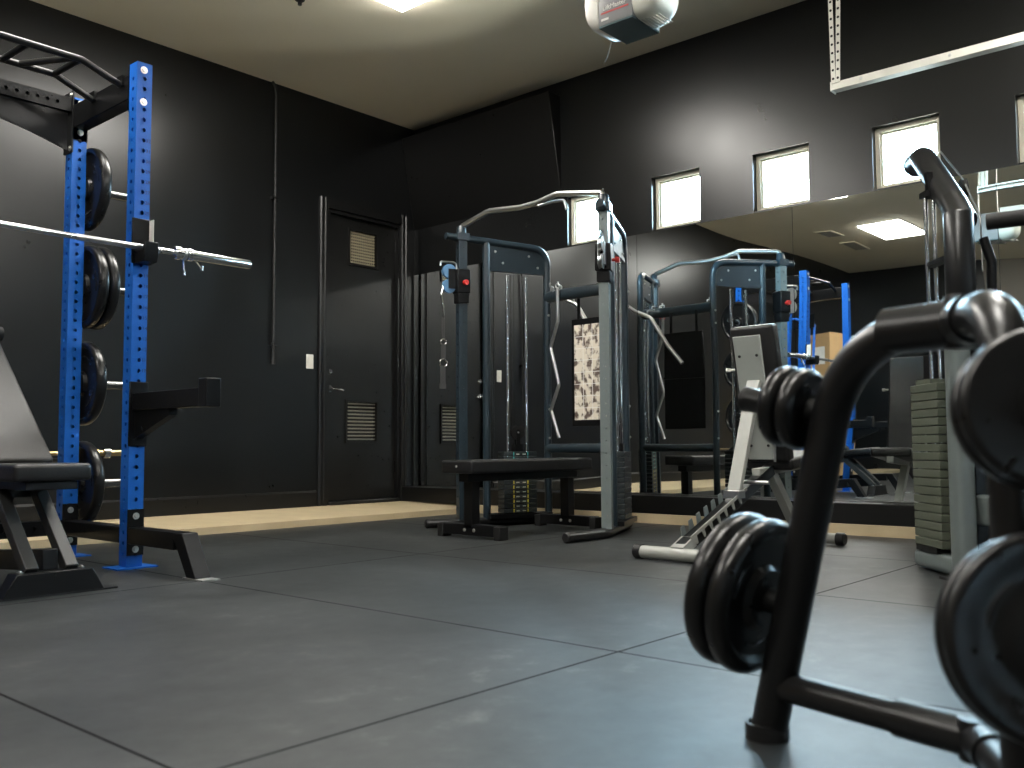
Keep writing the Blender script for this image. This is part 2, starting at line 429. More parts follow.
jm = MB(); jm.box(DX0, DX0+.03, 0, .12, CURB, DZ1); jm.box(DX1-.03, DX1, 0, .12, CURB, DZ1); jm.box(DX0+.03, DX1-.03, 0, .12, DZ1-.03, DZ1); part('jamb', jm, TRIMB, dr)
part('threshold', MB().box(DX0+.03, DX1-.03, -.03, .1, CURB, CURB+.03), TRIMB, dr, bevel=.006)
part('backing', MB().box(DX0, DX1, .125, .15, CURB, DZ1), DARK, dr)
part('deadbolt', MB().lathe([(0,.022),(.018,.02),(.028,.008),(.032,0)], (-.945, .045, 1.213), (0,-1,0), 20), PEGM, dr)
hd = MB().lathe([(0,.012),(.03,.01),(.032,0)], (-.945,.045,1.062), (0,-1,0), 20); hd.tube(fillet([(-.945,.045,1.062),(-.945,-.012,1.062),(-.835,-.012,1.055)], .015), .008, 10); part('lever_handle', hd, PEGM, dr)
for z in (.38, 1.06, 1.78, 2.42):
    part('hinge', MB().tube([(DX1-.03,.036,z-.05),(DX1-.03,.036,z+.05)], .008, 10), BLACK, dr)

# wall and ceiling fittings
sw = thing('light_switch', 'white light switch plate on the black wall left of the door', 'light switch', (-1.188, 0, 1.22))
part('plate', MB().box(-1.224, -1.152, -.007, 0, 1.222, 1.342), WHITEP, sw, bevel=.003)
part('rocker', MB().box(-1.205, -1.171, -.012, -.007, 1.25, 1.314), WHITEP, sw, bevel=.002)
CONDM = mat('conduit_black_paint', (.009,.009,.009), .55)
cd = thing('conduit_pipe', 'thin black vertical conduit pipe on the black wall left of the door', 'pipe', (-1.565, 0, 1.25))
part('pipe', MB().tube([(-1.565,-.026,1.26),(-1.565,-.026,H-.10),(-1.575,-.022,H-.03),(-1.60,-.02,H)], .0115, 12), CONDM, cd)
part('end_cap', MB().tube([(-1.565,-.026,1.235),(-1.565,-.026,1.275)], .018, 12), CONDM, cd)
for z in (1.40, 2.6): part('strap', MB().box(-1.595, -1.535, -.040, 0, z-.01, z+.01), TRIMB, cd)

PAN = [(-2.35,-2.07), (-4.15,-2.02), (-7.2,-2.02), (-2.29,-5.75), (-4.75,-5.75), (-7.2,-5.75)]  # first and third panels are known; the others are added for overall light
PL = ['bright ceiling light panel nearest the door corner', 'added unseen ceiling light panel over the blue rack, for overall light', 'ceiling light panel seen glaring in the mirror', 'added unseen ceiling light panel above the lat machine side', 'added unseen ceiling light panel above the camera side', 'added unseen ceiling light panel at the far rear of the room']
for (x, y), lb in zip(PAN, PL):
    t = thing('ceiling_light', lb, 'ceiling light', (x, y, H), group=None)
    f = MB()
    f.box(x-.61, x+.61, y-.305, y+.305, H-.014, H)
    part('frame', f, WHITEP, t)
    part('diffuser', MB().box(x-.595, x+.595, y-.29, y+.29, H-.030, H-.014), LAMP, t, flat=True)
sp = thing('sprinkler_head', 'small dark sprinkler head on the ceiling left of the light panel', 'sprinkler', (-2.29, -1.35, H))
part('escutcheon', MB().lathe([(0,-.006),(.03,-.005),(.034,0)], (-2.29,-1.35,H), n=20), CAPR, sp)
part('head', MB().tube([(-2.29,-1.35,H-.004),(-2.29,-1.35,H-.035)], [.01,.014], 10), CAPR, sp)
for (x, y, lb) in ((-8.1,-1.1,'dark ceiling air vent seen only in the mirror, larger one'), (-6.95,-1.15,'narrow ceiling air vent seen only in the mirror')):
    t = thing('ceiling_vent', lb, 'air vent', (x, y, H))
    f = MB(); w = .35 if x < -7.5 else .25
    for (a, b, c, d) in ((-w,w,-.13,-.11),(-w,w,.11,.13),(-w,-w+.02,-.11,.11),(w-.02,w,-.11,.11)): f.box(x+a, x+b, y+c, y+d, H-.015, H)
    part('frame', f, CEIL, t)
    s = MB()
    for i in range(9): s.bar((x-w+.02, y-.1+.025*i, H-.01), (x+w-.02, y-.1+.025*i, H-.01), .016, .003, up=(0,.6,.8))
    part('slats', s, GRILL, t)
    part('backing', MB().box(x-w+.02, x+w-.02, y-.11, y+.11, H-.003, H-.001), DARK, t)

# mirrors
ys = [-.004, -1.253, -2.506, -3.761, -5.024, -6.28, -7.53]
ML = ['first wall mirror panel, in the corner beside the door', 'second wall mirror panel, behind the dual stack trainer', 'third wall mirror panel, showing the trainer reflected beside the incline bench', 'fourth wall mirror panel, showing the ceiling light glare', 'fifth wall mirror panel, at the right edge beside the cable column', 'sixth wall mirror panel, beyond the right edge']
for i in range(6):
    solo('wall_mirror', MB().box(-.007, -.001, ys[i+1]+.0015, ys[i]-.0015, .20, 2.172), MIRROR, ML[i], 'mirror', flat=True)
tr = MB()
solo('corner_molding', MB().box(-.02, -.0075, -.020, -.004, .20, 2.17), TRIMB, 'slim black strip closing the mirror at the room corner', 'trim')

# ------------------------------------------------------------------ bolts
def bolt(parent, p, n, r=.014, m=None, name='bolt'):
    mb = MB().lathe([(0,.008),(r*.55,.008),(r*.6,.003),(r,.003),(r,0)], p, n, 12)
    return part(name, mb, m or ZINC, parent)

# ------------------------------------------------------------------ power rack
RX, RY = -4.36, -1.78
XR, XL = -3.79, -4.93
YF, YB = -2.15, -1.45
U = .076; RT = 2.43
rk = thing('power_rack', 'blue and black power rack with pull-up bars at the left', 'power rack', (RX, RY, 0))
for x in (XR, XL):
    for y in (YF, YB):
        u = part('upright', MB(Matrix.Translation((x, y, 0))).perf(U, .006, RT, start=.0596), BLUE, rk, label='blue perforated steel upright')
        fl_ = MB().box(x-.10, x+.10, y-.075, y+.075, 0, .006); part('foot_plate', fl_, BLUE, u, label='blue foot plate')
        if x == XR and y == YF:
            it = []
            for n in range(8, 36):
                z = 2.0 - (31-n)*.0508
                zz = .0656 + round((z-.0656)/.0508)*.0508
                if .3 < zz < 2.05 and not (1.42 < zz < 1.66) and not (.55 < zz < .92): it.append((str(n), .024, facing((x+.026, y-U/2-.0006, zz), (0,-1,0))))
            for q in it: part('height_number', text_mesh(*q), NUM, u, label='printed hole number')
for x in (XR, XL):
    s = 1 if x == XR else -1
    b = MB().box(x-U/2, x+U/2, YF+U/2+.006, YB-U/2-.006, 2.262, 2.385); part('side_beam', b, BLACK, rk, bevel=.004, label='black upper side beam')
    for y, yy in ((YF+U/2, YF+U/2+.006), (YB-U/2-.006, YB-U/2)): part('flange', MB().box(x-U/2-.004, x+U/2+.004, yy-(.006 if y==YF+U/2 else 0)+.006*(y==YF+U/2), yy+.006-.006*(y==YF+U/2), 2.20, 2.42), BLACK, rk)
    for z in (2.393, 2.235): bolt(rk, (x-.004, YF-U/2, z), (0,-1,0), .018)
    for z in (2.402, 2.243): bolt(rk, (x+.0, YB-U/2-.006, z), (0,-1,0), .017)
    # low side beam with sloping front foot
    lb = MB().box(x-U/2, x+U/2, YF-.46, YF-U/2-.006, .115, .191); lb.box(x-U/2, x+U/2, YF+U/2+.006, YB-U/2-.006, .115, .191)
    part('low_beam', MB().box(x-U/2, x+U/2, YF+U/2+.006, YB-U/2-.006, .115, .191), BLACK, rk, bevel=.004)
    ext = part('foot_extension', MB().box(x-U/2, x+U/2, YF-.46, YF-U/2-.006, .115, .191), BLACK, rk, bevel=.003)
    part('sloped_leg', MB().prism([(x-U/2,YF-.44,.191),(x-U/2,YF-.53,.191),(x-U/2,YF-.645,.006),(x-U/2,YF-.57,.006)], (U,0,0)), BLACK, ext, bevel=.003)
    part('foot_pad', MB().box(x-U/2-.004, x+U/2+.004, YF-.71, YF-.55, 0, .006), ZINC, ext, label='bare metal foot plate')
    for y in (YF-U/2-.006, YB-U/2-.006):
        part('gusset_plate', MB().box(x-U/2-.002, x+U/2+.002, y, y+.0055, .06, .275), BLACK, rk)
        for z in (.088, .243): bolt(rk, (x, y, z), (0,-1,0), .016)
def hperf(x0, x1, y, z, s=U):
    M = Matrix.Translation((x0, y, z)) @ Matrix.Rotation(PI/2, 4, 'Y')
    return MB(M).perf(s, 0, x1-x0, start=.06)
part('rear_beam', hperf(XL+U/2+.008, XR-U/2-.008, YB, 2.385), BLACK, rk, label='black perforated rear crossmember')
part('low_rear_beam', hperf(XL+U/2+.002, XR-U/2-.002, YB, .155), BLACK, rk)
for x, d in ((XR, -1), (XL, 1)):
    part('rear_flange', MB().box(min(x+d*U/2, x+d*(U/2+.008)), max(x+d*U/2, x+d*(U/2+.008)), YB-.05, YB+.05, 2.13, 2.46), BLACK, rk)
    for z in (2.44, 2.15): bolt(rk, (x+d*(U/2+.008), YB-.03, z), (d,0,0), .015)
pts = []
a0, a1 = XL+U/2+.05, XR-U/2-.02
for k in range(25):
    t = k/24; e = abs(2*t-1); pts.append((a1+(a0-a1)*t, YB-.02, 2.245-.105*e**1.6))
pts += [(a0, YB-.02, 2.345), (a1, YB-.02, 2.345)]
npl = MB()
part('name_plate', npl.prism(pts, (0,.008,0)), BLACK, rk, label='plain black plate under the rear crossmember')
# multi grip pull-up bars
def grip(y, z0, z1):
    p = [(XR+.0-.045, y, z0), (XR-.235, y, z1), (XL+.235, y, z1), (XL+.045, y, z0)]
    return fillet(p, .05, 4)
part('pull_up_bar', MB().tube(grip(-2.03, 2.35, 2.418), .0165, 12), GLOSSB, rk, label='front rail of the multi grip pull-up bar')
part('pull_up_bar', MB().tube(grip(-1.73, 2.35, 2.428), .0165, 12), GLOSSB, rk, label='rear rail of the multi grip pull-up bar')
for xa, xb in ((-4.03,-4.03), (-4.19,-4.06), (-4.27,-4.27), (-4.45,-4.45), (-4.53,-4.66), (-4.69,-4.69)):
    part('grip_rung', MB().tube([(xb,-2.02,2.419),(xa,-1.74,2.428)], .0155, 10), GLOSSB, rk)
for x in (XR, XL):
    for y in (-2.03, -1.73): part('bar_bracket', MB().box(x-U/2-.012, x+U/2+.002, y-.028, y+.028, 2.345, 2.392), BLACK, rk)
# storage pegs on the rear uprights
PEGZ = (1.955, 1.425, .905, .375)
for z in PEGZ:
    part('storage_peg', MB().tube([(XR+U/2,YB,z),(XR+U/2+.26,YB,z)], .0235, 16), PEGM, rk, label='steel plate storage peg')
    part('peg_flange', MB().box(XR+U/2, XR+U/2+.006, YB-.038, YB+.038, z-.05, z+.05), BLACK, rk)
# J cups
for x in (XR, XL):
    yf = YF-U/2
    j = MB(); j.box(x-.05, x+.05, yf-.010, yf-.001, 1.44, 1.66); 
    j.prism([(x-.035,yf-.010,1.44),(x-.035,yf-.095,1.44),(x-.035,yf-.105,1.475),(x-.035,yf-.105,1.535),(x-.035,yf-.09,1.535),(x-.035,yf-.085,1.497),(x-.035,yf-.010,1.497)], (.07,0,0))
    jj = part('j_cup', j, BLACK, rk, bevel=.003, label='black hook holding the barbell')
    part('edge_guard', MB().box(x+.0345, x+.0375, yf-.05, yf-.010, 1.54, 1.655), WHITEP, jj, label='pale plastic edge strip')
# spotter arms
for x in (XR, XL):
    yf = YF-U/2-.001
    s = MB(); s.box(x-.046, x+.046, yf-.008, yf, .57, .875)
    s = part('spotter_arm', MB().box(x-.032, x+.032, yf-.60, yf-.008, .74, .82), BLACK, rk, bevel=.003, label='black safety spotter arm pointing at the camera side')
    part('mount_plate', MB().box(x-.046, x+.046, yf-.008, yf, .57, .875), BLACK, s, bevel=.002)
    part('gusset', MB().prism([(x-.02,yf-.008,.74),(x-.02,yf-.33,.74),(x-.02,yf-.33,.71),(x-.02,yf-.008,.605)], (.04,0,0)), BLACK, s)
    part('end_lip', MB().box(x-.036, x+.036, yf-.665, yf-.60, .737, .86), BLACK, s, bevel=.004)

# ------------------------------------------------------------------ weight plates (axis = local x, face towards -x)
def plate_mb(R, T, hub=.055, bore=.0255, lip=.025):
    h = T/2
    q = h*.85; rim = [(R-q+q*math.sin(a), (-h+q-q*math.cos(a)) if a <= PI/2 else (h-q-q*math.cos(a))) for a in [PI*k/12 for k in range(13)]]
    lp = R-max(lip, q+.004)
    p = [(bore,-h),(hub,-h),(hub+.012,-h*.45),(lp-.012,-h*.45),(lp,-h)] + rim + [(lp,h),(lp-.012,h*.45),(hub+.012,h*.45),(hub,h),(bore,h)]
    if hub + .024 > lp: p = [(bore,-h),(lp,-h)] + rim + [(lp,h),(bore,h)]
    return MB().lathe(p, (0,0,0), (1,0,0), 56, closed=True)
def make_plate(R, T, label, loc, rot, group, name='weight_plate', hub=None):
    t = bpy.data.objects.new(name, None); C.objects.link(t); RM[t] = Matrix()
    part('disc', plate_mb(R, T), IRON, t)
    part('hub_insert', MB().lathe([(.0255,-T/2-.001),(.034,-T/2-.001),(.034,T/2+.001),(.0255,T/2+.001)], (0,0,0), (1,0,0), 28, closed=True), hub or IRON, t)
    for k in range(3):
        a = 2*PI*k/3+.5; r0 = R*.62
        pts = []
        for q in range(13):
            b = a - .42 + .84*q/12; pts.append((0, r0*math.cos(b), r0*math.sin(b)))
        part('grip_ridge', MB().tube(pts, T*.28, 8), IRON, t)
    t.location = loc; t.rotation_euler = rot; tag(t, label, 'weight plate', group)
    return t
px0 = XR+U/2+.008
P45 = make_plate(.225, .056, 'black weight plate on the topmost storage peg of the blue rack', (px0+.028, YB, 1.957), (0,0,0), 'plates stored on the rack', hub=STEEL)
dup(P45, (px0+.028, YB, 1.427), (.4,0,0), 'inner one of two black plates on the second storage peg, behind the barbell', 'plates stored on the rack')
dup(P45, (px0+.087, YB, 1.427), (.9,0,0), 'outer one of two black plates on the second storage peg, behind the barbell', 'plates stored on the rack')
dup(P45, (px0+.028, YB, .907), (1.3,0,0), 'black weight plate on the third storage peg, level with the spotter arm', 'plates stored on the rack')
dup(P45, (px0+.028, YB, .377), (.2,0,0), 'black weight plate on the lowest storage peg, behind the black bench', 'plates stored on the rack')

# ------------------------------------------------------------------ barbell
BY, BZ = YF-U/2-.055, 1.497+.0145
BRX = RX+.035
bar = thing('barbell', 'chrome barbell lying across the blue rack hooks', 'barbell', (BRX, BY, BZ))
part('shaft', MB().tube([(BRX-.69,BY,BZ),(BRX+.69,BY,BZ)], .0142, 16), CHROME, bar)
for s in (-1, 1):
    part('sleeve', MB().lathe([(0,.675),(.030,.675),(.034,.68),(.034,.70),(.0255,.704),(.0255,1.088),(.022,1.096),(0,1.098)], (BRX,BY,BZ), (s,0,0), 28), CHROME, bar)
    part('sleeve_ring', MB().lathe([(.0255,.72),(.029,.722),(.029,.735),(.0255,.737)], (BRX,BY,BZ), (s,0,0), 28), STEEL, bar)
    part('knurling', MB().tube([(BRX+s*.20,BY,BZ),(BRX+s*.60,BY,BZ)], .0146, 16), STEEL, bar)
for s, lb in ((1, 'steel spring collar clipped on the right end of the chrome barbell'), (-1, 'steel spring collar on the barbell end seen in the mirror')):
    cx = BRX+s*.755; t = thing('spring_collar', lb, 'spring collar', (cx, BY, BZ))
    pts = []
    for k in range(61):
        a = 2*PI*3.2*k/60 - .6; pts.append((cx-.016+.03*k/60, BY+.0295*math.cos(a), BZ+.0295*math.sin(a)))
    part('coil', MB().tube(pts, .0035, 6), CHROME, t)
    for q, dx, dy in ((pts[0], -.01, -.025), (pts[-1], .05, -.035)):
        e = (q[0]+dx, q[1]+dy, q[2]-.085); part('handle', MB().tube([q, e], .0046, 8), CHROME, t); part('grip', MB().tube([V(e)+V((0,0,.022)), V(e)-V((0,0,.004))], .006, 8), CHROME, t)

# brass bar on wall hooks low behind the rack
br = thing('brass_bar', 'thin brass coloured bar stored low behind the blue rack', 'bar', (-4.0, -1.16, .53))
part('shaft', MB().tube([(-4.75,-1.16,.535),(-3.50,-1.16,.535)], .012, 12), BRASS, br)
part('sleeve', MB().lathe([(0,0),(.024,0),(.024,.02),(.018,.024),(.018,.16),(0,.163)], (-3.52,-1.16,.535), (1,0,0), 20), BRASS, br)
part('clip', MB().lathe([(.019,.05),(.030,.05),(.030,.085),(.019,.085)], (-3.52,-1.16,.535), (1,0,0), 20, closed=True), CHROME, br)
for x in (XR, XL):
    part('bar_hook', MB().tube(fillet([(x-.02,YB+U/2,.50),(x-.02,-1.16,.50),(x-.02,-1.115,.505),(x-.02,-1.115,.56)], .02), .010, 8), BLACK, rk)

# blue bands hanging on the far rear upright
for i, (y, hw, rr_, lz, lb) in enumerate(((-1.50, .11, .045, 1.0, 'wide blue resistance band loop hanging beside the far rack upright'), (-1.70, .03, .025, 1.2, 'narrow blue resistance band loop hanging between the far rack uprights'))):
    x = XL-.075; pts = []
    for k in range(25):
        a = PI*k/24; pts.append((x, y+hw*math.cos(a), 2.0+hw*math.sin(a)))
    pts += [(x, y-hw*.7, 2.0-lz*.5), (x, y-hw*.5, 2.0-lz)]
    for k in range(1, 9): a = PI+PI*k/8; pts.append((x, y+hw*.5*math.cos(a), 2.0-lz+hw*.5*math.sin(a)))
    pts += [(x, y+hw*.7, 2.0-lz*.5), (x, y+hw, 1.995)]
    solo('resistance_band', MB().tube(pts, rr_, 10, flat=.45), BANDB, lb, 'resistance band')
for y in (-1.70,-1.50): part('band_peg', MB().tube([(XL-U/2-.01,y,2.06+(.0 if y>-1.6 else -.075)),(XL-.12,y,2.06+(.0 if y>-1.6 else -.075))], .010, 8), BLACK, rk)
part('band_hook', MB().bar((XL-U/2-.006,-1.74,2.06),(XL-U/2-.006,-1.4,2.06),.012,.15), BLACK, rk)

# ------------------------------------------------------------------ black adjustable bench inside the rack
BX = -4.37
bn = thing('adjustable_bench', 'black adjustable bench with raised backrest in front of the blue rack', 'bench', (BX, -2.45, 0))
part('front_foot', MB().prism([(BX-.20,-2.735,0),(BX+.185,-2.735,0),(BX+.135,-2.735,.092),(BX-.15,-2.735,.092)], (0,.085,0)), BLACK, bn, bevel=.004)
part('foot_sole', MB().box(BX-.22, BX+.235, -2.737, -2.645, 0, .006), CAPR, bn)
for s in (-1, 1): bolt(bn, (BX-.008+s*.115, -2.692, .092), (0,0,1), .012)
part('rear_foot', MB().box(BX-.25, BX+.25, -1.58, -1.515, .0, .07), BLACK, bn, bevel=.006)
part('spine', MB().bar((BX,-2.66,.13),(BX,-1.55,.05),.06,.08), BLACK, bn, bevel=.004)
for s in (-1, 1): part('front_leg', MB().bar((BX-.01+s*.075,-2.692,.088),(BX-.01+s*.075,-2.33,.42),.05,.05,up=(0,1,0)), VINYLG, bn, bevel=.004, label='dark grey slanted leg')
part('rear_leg', MB().bar((BX,-1.75,.08),(BX,-2.30,.43),.05,.06), BLACK, bn, bevel=.004)
part('seat_frame', MB().box(BX-.10, BX+.10, -2.66, -2.22, .40, .432), BLACK, bn, bevel=.003)
part('hinge_bracket', MB().box(BX-.085, BX+.085, -2.34, -2.24, .36, .45), BLACK, bn)
for s in (-1, 1): bolt(bn, (BX+s*.085, -2.29, .40), (s,0,0), .012)
part('seat', MB().pad((BX,-2.495,.468), (.30,.37,.07), .018), VINYL, bn)
ang = math.radians(41)
Mb = Matrix.Translation((BX,-2.285,.455)) @ Matrix.Rotation(ang, 4, 'X')
part('backrest', MB(Mb).pad((0,.46,.035), (.30,.90,.07), .018), VINYLG, bn)
part('backrest_frame', MB(Mb).box(-.06,.06,.03,.75,-.04,-.001), BLACK, bn)
part('support_strut', MB().bar((BX,-2.285+.5*math.cos(ang),.455+.5*math.sin(ang)-.03),(BX,-1.60,.09),.045,.045), BLACK, bn)
part('foam_roller', MB().tube([(BX-.36,-1.545,1.125),(BX+.200,-1.545,1.125)], .036, 18), FOAM, bn, label='black foam roller behind the backrest')
part('roller_post', MB().tube([(BX,-1.535,.06),(BX,-1.545,1.125)], .018, 10), BLACK, bn)

# ------------------------------------------------------------------ dual stack cable trainer
TCY = -2.47
tn = thing('cable_trainer', 'dual stack cable trainer with wavy pull-up bar in front of the mirrors', 'cable machine', (-.93, TCY, 0))
LT = .68
def tower(colp, az, side, lab):
    M = frame(colp, az)
    def mb(): return MB(M)
    chrome = side < 0
    # column
    part('column', MB(M).perf(.062, .055, 2.03, pitch=.0762, r=.008, start=.08), SILVER if chrome else SLATE, tn, label=lab+' perforated column')
    part('column_cap', mb().box(-.045,.045,-.045,.045,2.02,2.07), SLATE, tn)
    # base foot
    sgn = side; FX, FT = (-.25, .03) if side > 0 else (-.36, .17)
    part('base_foot', mb().tube(fillet([(FX,FT,.032),(-.0,0,.032),(LT+.06,0,.032)], .3), .031, 14, flat=1.0), GLOSSB, tn)
    part('foot_end_cap', mb().lathe([(0,.014),(.024,.012),(.032,.002),(.032,-.01)], (FX,FT,.032), (FX,FT,0), 18), CAPR, tn)
    # arched frame: top tube bends down into the rear leg
    part('arched_frame', mb().tube(fillet([(-.12,0,2.045),(LT-.0,0,2.01),(LT,0,.05)], .13, 8), .027, 14), SLATE, tn)
    part('inner_leg', mb().tube([(.19,0,.05),(.19,0,2.03)], .027, 14), SLATE, tn)
    part('head_panel', mb().box(.205, LT-.02, -.006, .006, 1.835, 2.01), SLATE, tn, label='dark slate head panel')
    part('head_rail', mb().bar((.2,0,1.835),(LT-.01,0,1.835),.03,.03), SLATE, tn)
    for s_, z in ((.26,1.965),(.32,1.885),(.53,1.95),(.60,1.87)):
        for q in (-1, 1): bolt(tn, M @ V((s_, q*.006, z)), M.to_3x3() @ V((0,q,0)), .009)
    for z in (1.62, 1.52, .83, .62): bolt(tn, M @ V((LT, -sgn*0-.027, z)), M.to_3x3() @ V((0,-1,0)), .009)
    part('stack_base', mb().box(.19, LT, -.07, .07, .055, .085), BLACK, tn)
    # guide rods and stack
    for s_ in (.355, .505): part('guide_rod', mb().tube([(s_,0,.07),(s_,0,1.80)], .0125, 12), CHROME, tn)
    n = 13
    for k in range(n):
        z = .09 + .0335*k
        o = part('stack_plate', mb().box(.30, .56, -.055, .055, z, z+.0295), STACKD, tn, bevel=.003)
        q = -1 if side > 0 else -1
        if side > 0: part('number_sticker', mb().box(.372,.379,-.0565,-.055,z+.002,z+.0275).box(.483,.490,-.0565,-.055,z+.002,z+.0275), YELL if k < 8 else TEALM, o, label='small coloured weight sticker')
        if side > 0: part('weight_mark', mb().box(.395,.42,-.0562,-.055,z+.010,z+.016).box(.445,.47,-.0562,-.055,z+.010,z+.016), LENS, o)
    part('stack_head', mb().box(.40,.46,-.03,.03,.09+.0335*n,.09+.0335*n+.05), BLACK, tn)
    part('stack_pulley', mb().lathe([(0,-.014),(.05,-.014),(.043,0),(.05,.014),(0,.014)], (.43,0,.66), (0,1,0), 24), CAPR, tn)
    bolt(tn, M @ V((.43,-.014,.66)), M.to_3x3() @ V((0,-1,0)), .012)
    part('pulley_yoke', mb().box(.415,.445,-.02,-.015,.565,.68).box(.415,.445,.015,.02,.565,.68), BLACK, tn)
    for s_ in (.385,.475): part('cable', mb().tube([(s_,0,.66),(s_,0,1.80)], .0035, 6), CAPR, tn)
    # carriage
    cz = 1.69
    cg = part('carriage', mb().box(-.05,.05,-.05,.05,cz-.05,cz+.12), BLACK, tn, bevel=.006)
    part('release_knob', mb().lathe([(0,.045),(.018,.045),(.02,.02),(.01,.018),(.01,0)], (0,-.05,cz+.02), (0,-1,0), 16), REDP, cg, label='red release knob')
    part('lower_sleeve', mb().box(-.042,.042,-.042,.042,cz-.12,cz-.05), BLACK, cg, bevel=.004)
    for z, r in ((cz+.105,.05),(cz,.05)):
        part('pulley', mb().lathe([(0,-.013),(r,-.013),(r-.008,0),(r,.013),(0,.013)], (-.095,0,z), (0,1,0), 24), BLUEW if not chrome else STEEL, cg, label='swivel cable pulley')
    part('pulley_cheek', mb().box(-.105,-.045,-.022,-.016,cz-.02,cz+.12).box(-.105,-.045,.016,.022,cz-.02,cz+.12), BLACK if not chrome else STEEL, cg)
    part('grab_handle', mb().tube(fillet([(-.04,0,cz+.11),(-.04,0,cz+.17),(-.16,0,cz+.17),(-.16,0,cz+.14)], .03), .008, 8), STEEL, cg)
    return M
CL, CR = (-1.25,-1.85), (-1.25,-3.09)
ML_ = tower(CL, -math.atan2(.27,.62), 1, 'left')
MR_ = tower(CR, math.atan2(.28,.62), -1, 'right')
pb = [(-1.25,-1.85,2.065),(-1.25,-1.86,2.125),(-1.25,-2.11,2.19),(-1.25,-2.40,2.165),(-1.25,-2.55,2.17),(-1.25,-2.72,2.20),(-1.25,-3.08,2.14),(-1.25,-3.09,2.065)]
part('pull_up_bar', MB().tube(fillet(pb, [.02,.15,.3,.3,.12,.02], 6), .019, 14), STEEL, tn, label='wavy grey pull-up bar')
part('bar_brace', MB().tube(fillet([(-1.25,-2.56,2.15),(-1.22,-2.66,2.165),(-1.2,-2.74,2.165),(-1.2,-2.76,2.10)], .03), .011, 10), STEEL, tn)
for p in (CL, CR): part('bar_socket', MB().lathe([(0,0),(.035,0),(.032,.05),(.024,.06),(0,.06)], (p[0],p[1],2.068), (0,0,1), 20), SLATE, tn)
part('middle_beam', MB().tube(fillet([(-.63,-2.13,1.655),(-.66,-2.30,1.655),(-.66,-2.64,1.655),(-.63,-2.80,1.655)], .3), .043, 14, flat=.7), SLATE, tn)
part('lower_beam', MB().tube(fillet([(-.63,-2.13,.545),(-.66,-2.30,.545),(-.66,-2.64,.545),(-.63,-2.80,.545)], .3), .033, 14, flat=.8), SLATE, tn)
# placard between the towers
pc = part('exercise_placard', MB().box(-.632,-.618,-2.720,-2.350,.70,1.47), BLACK, tn, bevel=.004, label='black framed exercise chart')
part('chart', MB().box(-.6335,-.6325,-2.695,-2.375,.745,1.425), CHART, pc, flat=True, label='pale chart with rows of small exercise figures')
lines = MB()
for k in range(1, 4): y = -2.695+.08*k; lines.box(-.6342,-.6336,y-.002,y+.002,.745,1.425)
for k in range(1, 8): z = .745+.085*k; lines.box(-.6342,-.6336,-2.695,-2.375,z-.002,z+.002)
part('chart_grid', lines, WHITEL, pc)
part('back_ledge', MB().box(-.618,-.60,-2.715,-2.355,1.10,1.115), BLACK, pc)
for y in (-2.415,-2.655): part('placard_hanger', MB().box(-.63,-.622,y-.012,y+.012,1.46,1.64), BLACK, tn)
for y in (-2.285,-2.21,-2.74): part('accessory_hook', MB().tube(fillet([(-.66,y,1.67),(-.66,y,1.72),(-.70,y,1.72),(-.70,y,1.745)], .015), .007, 8), STEEL, tn)

# handles, bars hanging on the trainer
zz = [(-.705,-2.285,1.70),(-.705,-2.285,1.46),(-.705,-2.215,1.27),(-.705,-2.29,1.0),(-.705,-2.215,.82),(-.705,-2.285,.62)]
cbr = thing('curl_bar', 'grey zigzag curl bar hanging upright on the middle beam of the trainer', 'bar', (-.705,-2.285,.62))
part('shaft', MB().tube(fillet(zz, .04, 5), .0125, 12), STEEL, cbr)
part('eyelet', MB().ring((-.705,-2.285,1.715), (1,0,0), .016, .005), STEEL, cbr)
lat = thing('lat_pulldown_bar', 'pale bent bar hung slanting behind the trainer, seen in the mirror', 'bar', (-.52,-2.3,1.5))
part('shaft', MB().tube(fillet([(-.50,-2.02,1.77),(-.50,-2.15,1.67),(-.50,-2.30,1.60),(-.50,-2.46,1.36),(-.50,-2.59,1.21)], .08, 5), .016, 12), ZINC, lat)
part('hanger', MB().tube([(-.50,-2.27,1.60),(-.50,-2.27,1.66),(-.60,-2.27,1.675)], .007, 8), STEEL, lat)
st = thing('ankle_strap', 'black strap with metal rings dangling from the left pulley of the trainer', 'strap', tuple(ML_ @ V((-.15,0,1.1))))
Ms = ML_
part('snap_hook', MB(Ms).tube(fillet([(-.135,0,1.70),(-.155,0,1.62),(-.14,0,1.53),(-.135,0,1.46)], .04), .009, 8), CHROME, st)
part('upper_web', MB(Ms).box(-.148,-.128,-.003,.003,1.31,1.47), WEB, st)
part('ring', MB(Ms).ring((-.138,0,1.292), (0,1,0), .020, .004), CHROME, st)
part('middle_web', MB(Ms).box(-.154,-.122,-.004,.004,1.17,1.275), WEB, st)
part('ring', MB(Ms).ring((-.138,0,1.145), (0,1,0), .027, .0045), CHROME, st)
part('lower_web', MB(Ms).box(-.158,-.124,-.006,.006,.99,1.122).box(-.165,-.12,-.008,.008,.965,1.0), WEB, st)

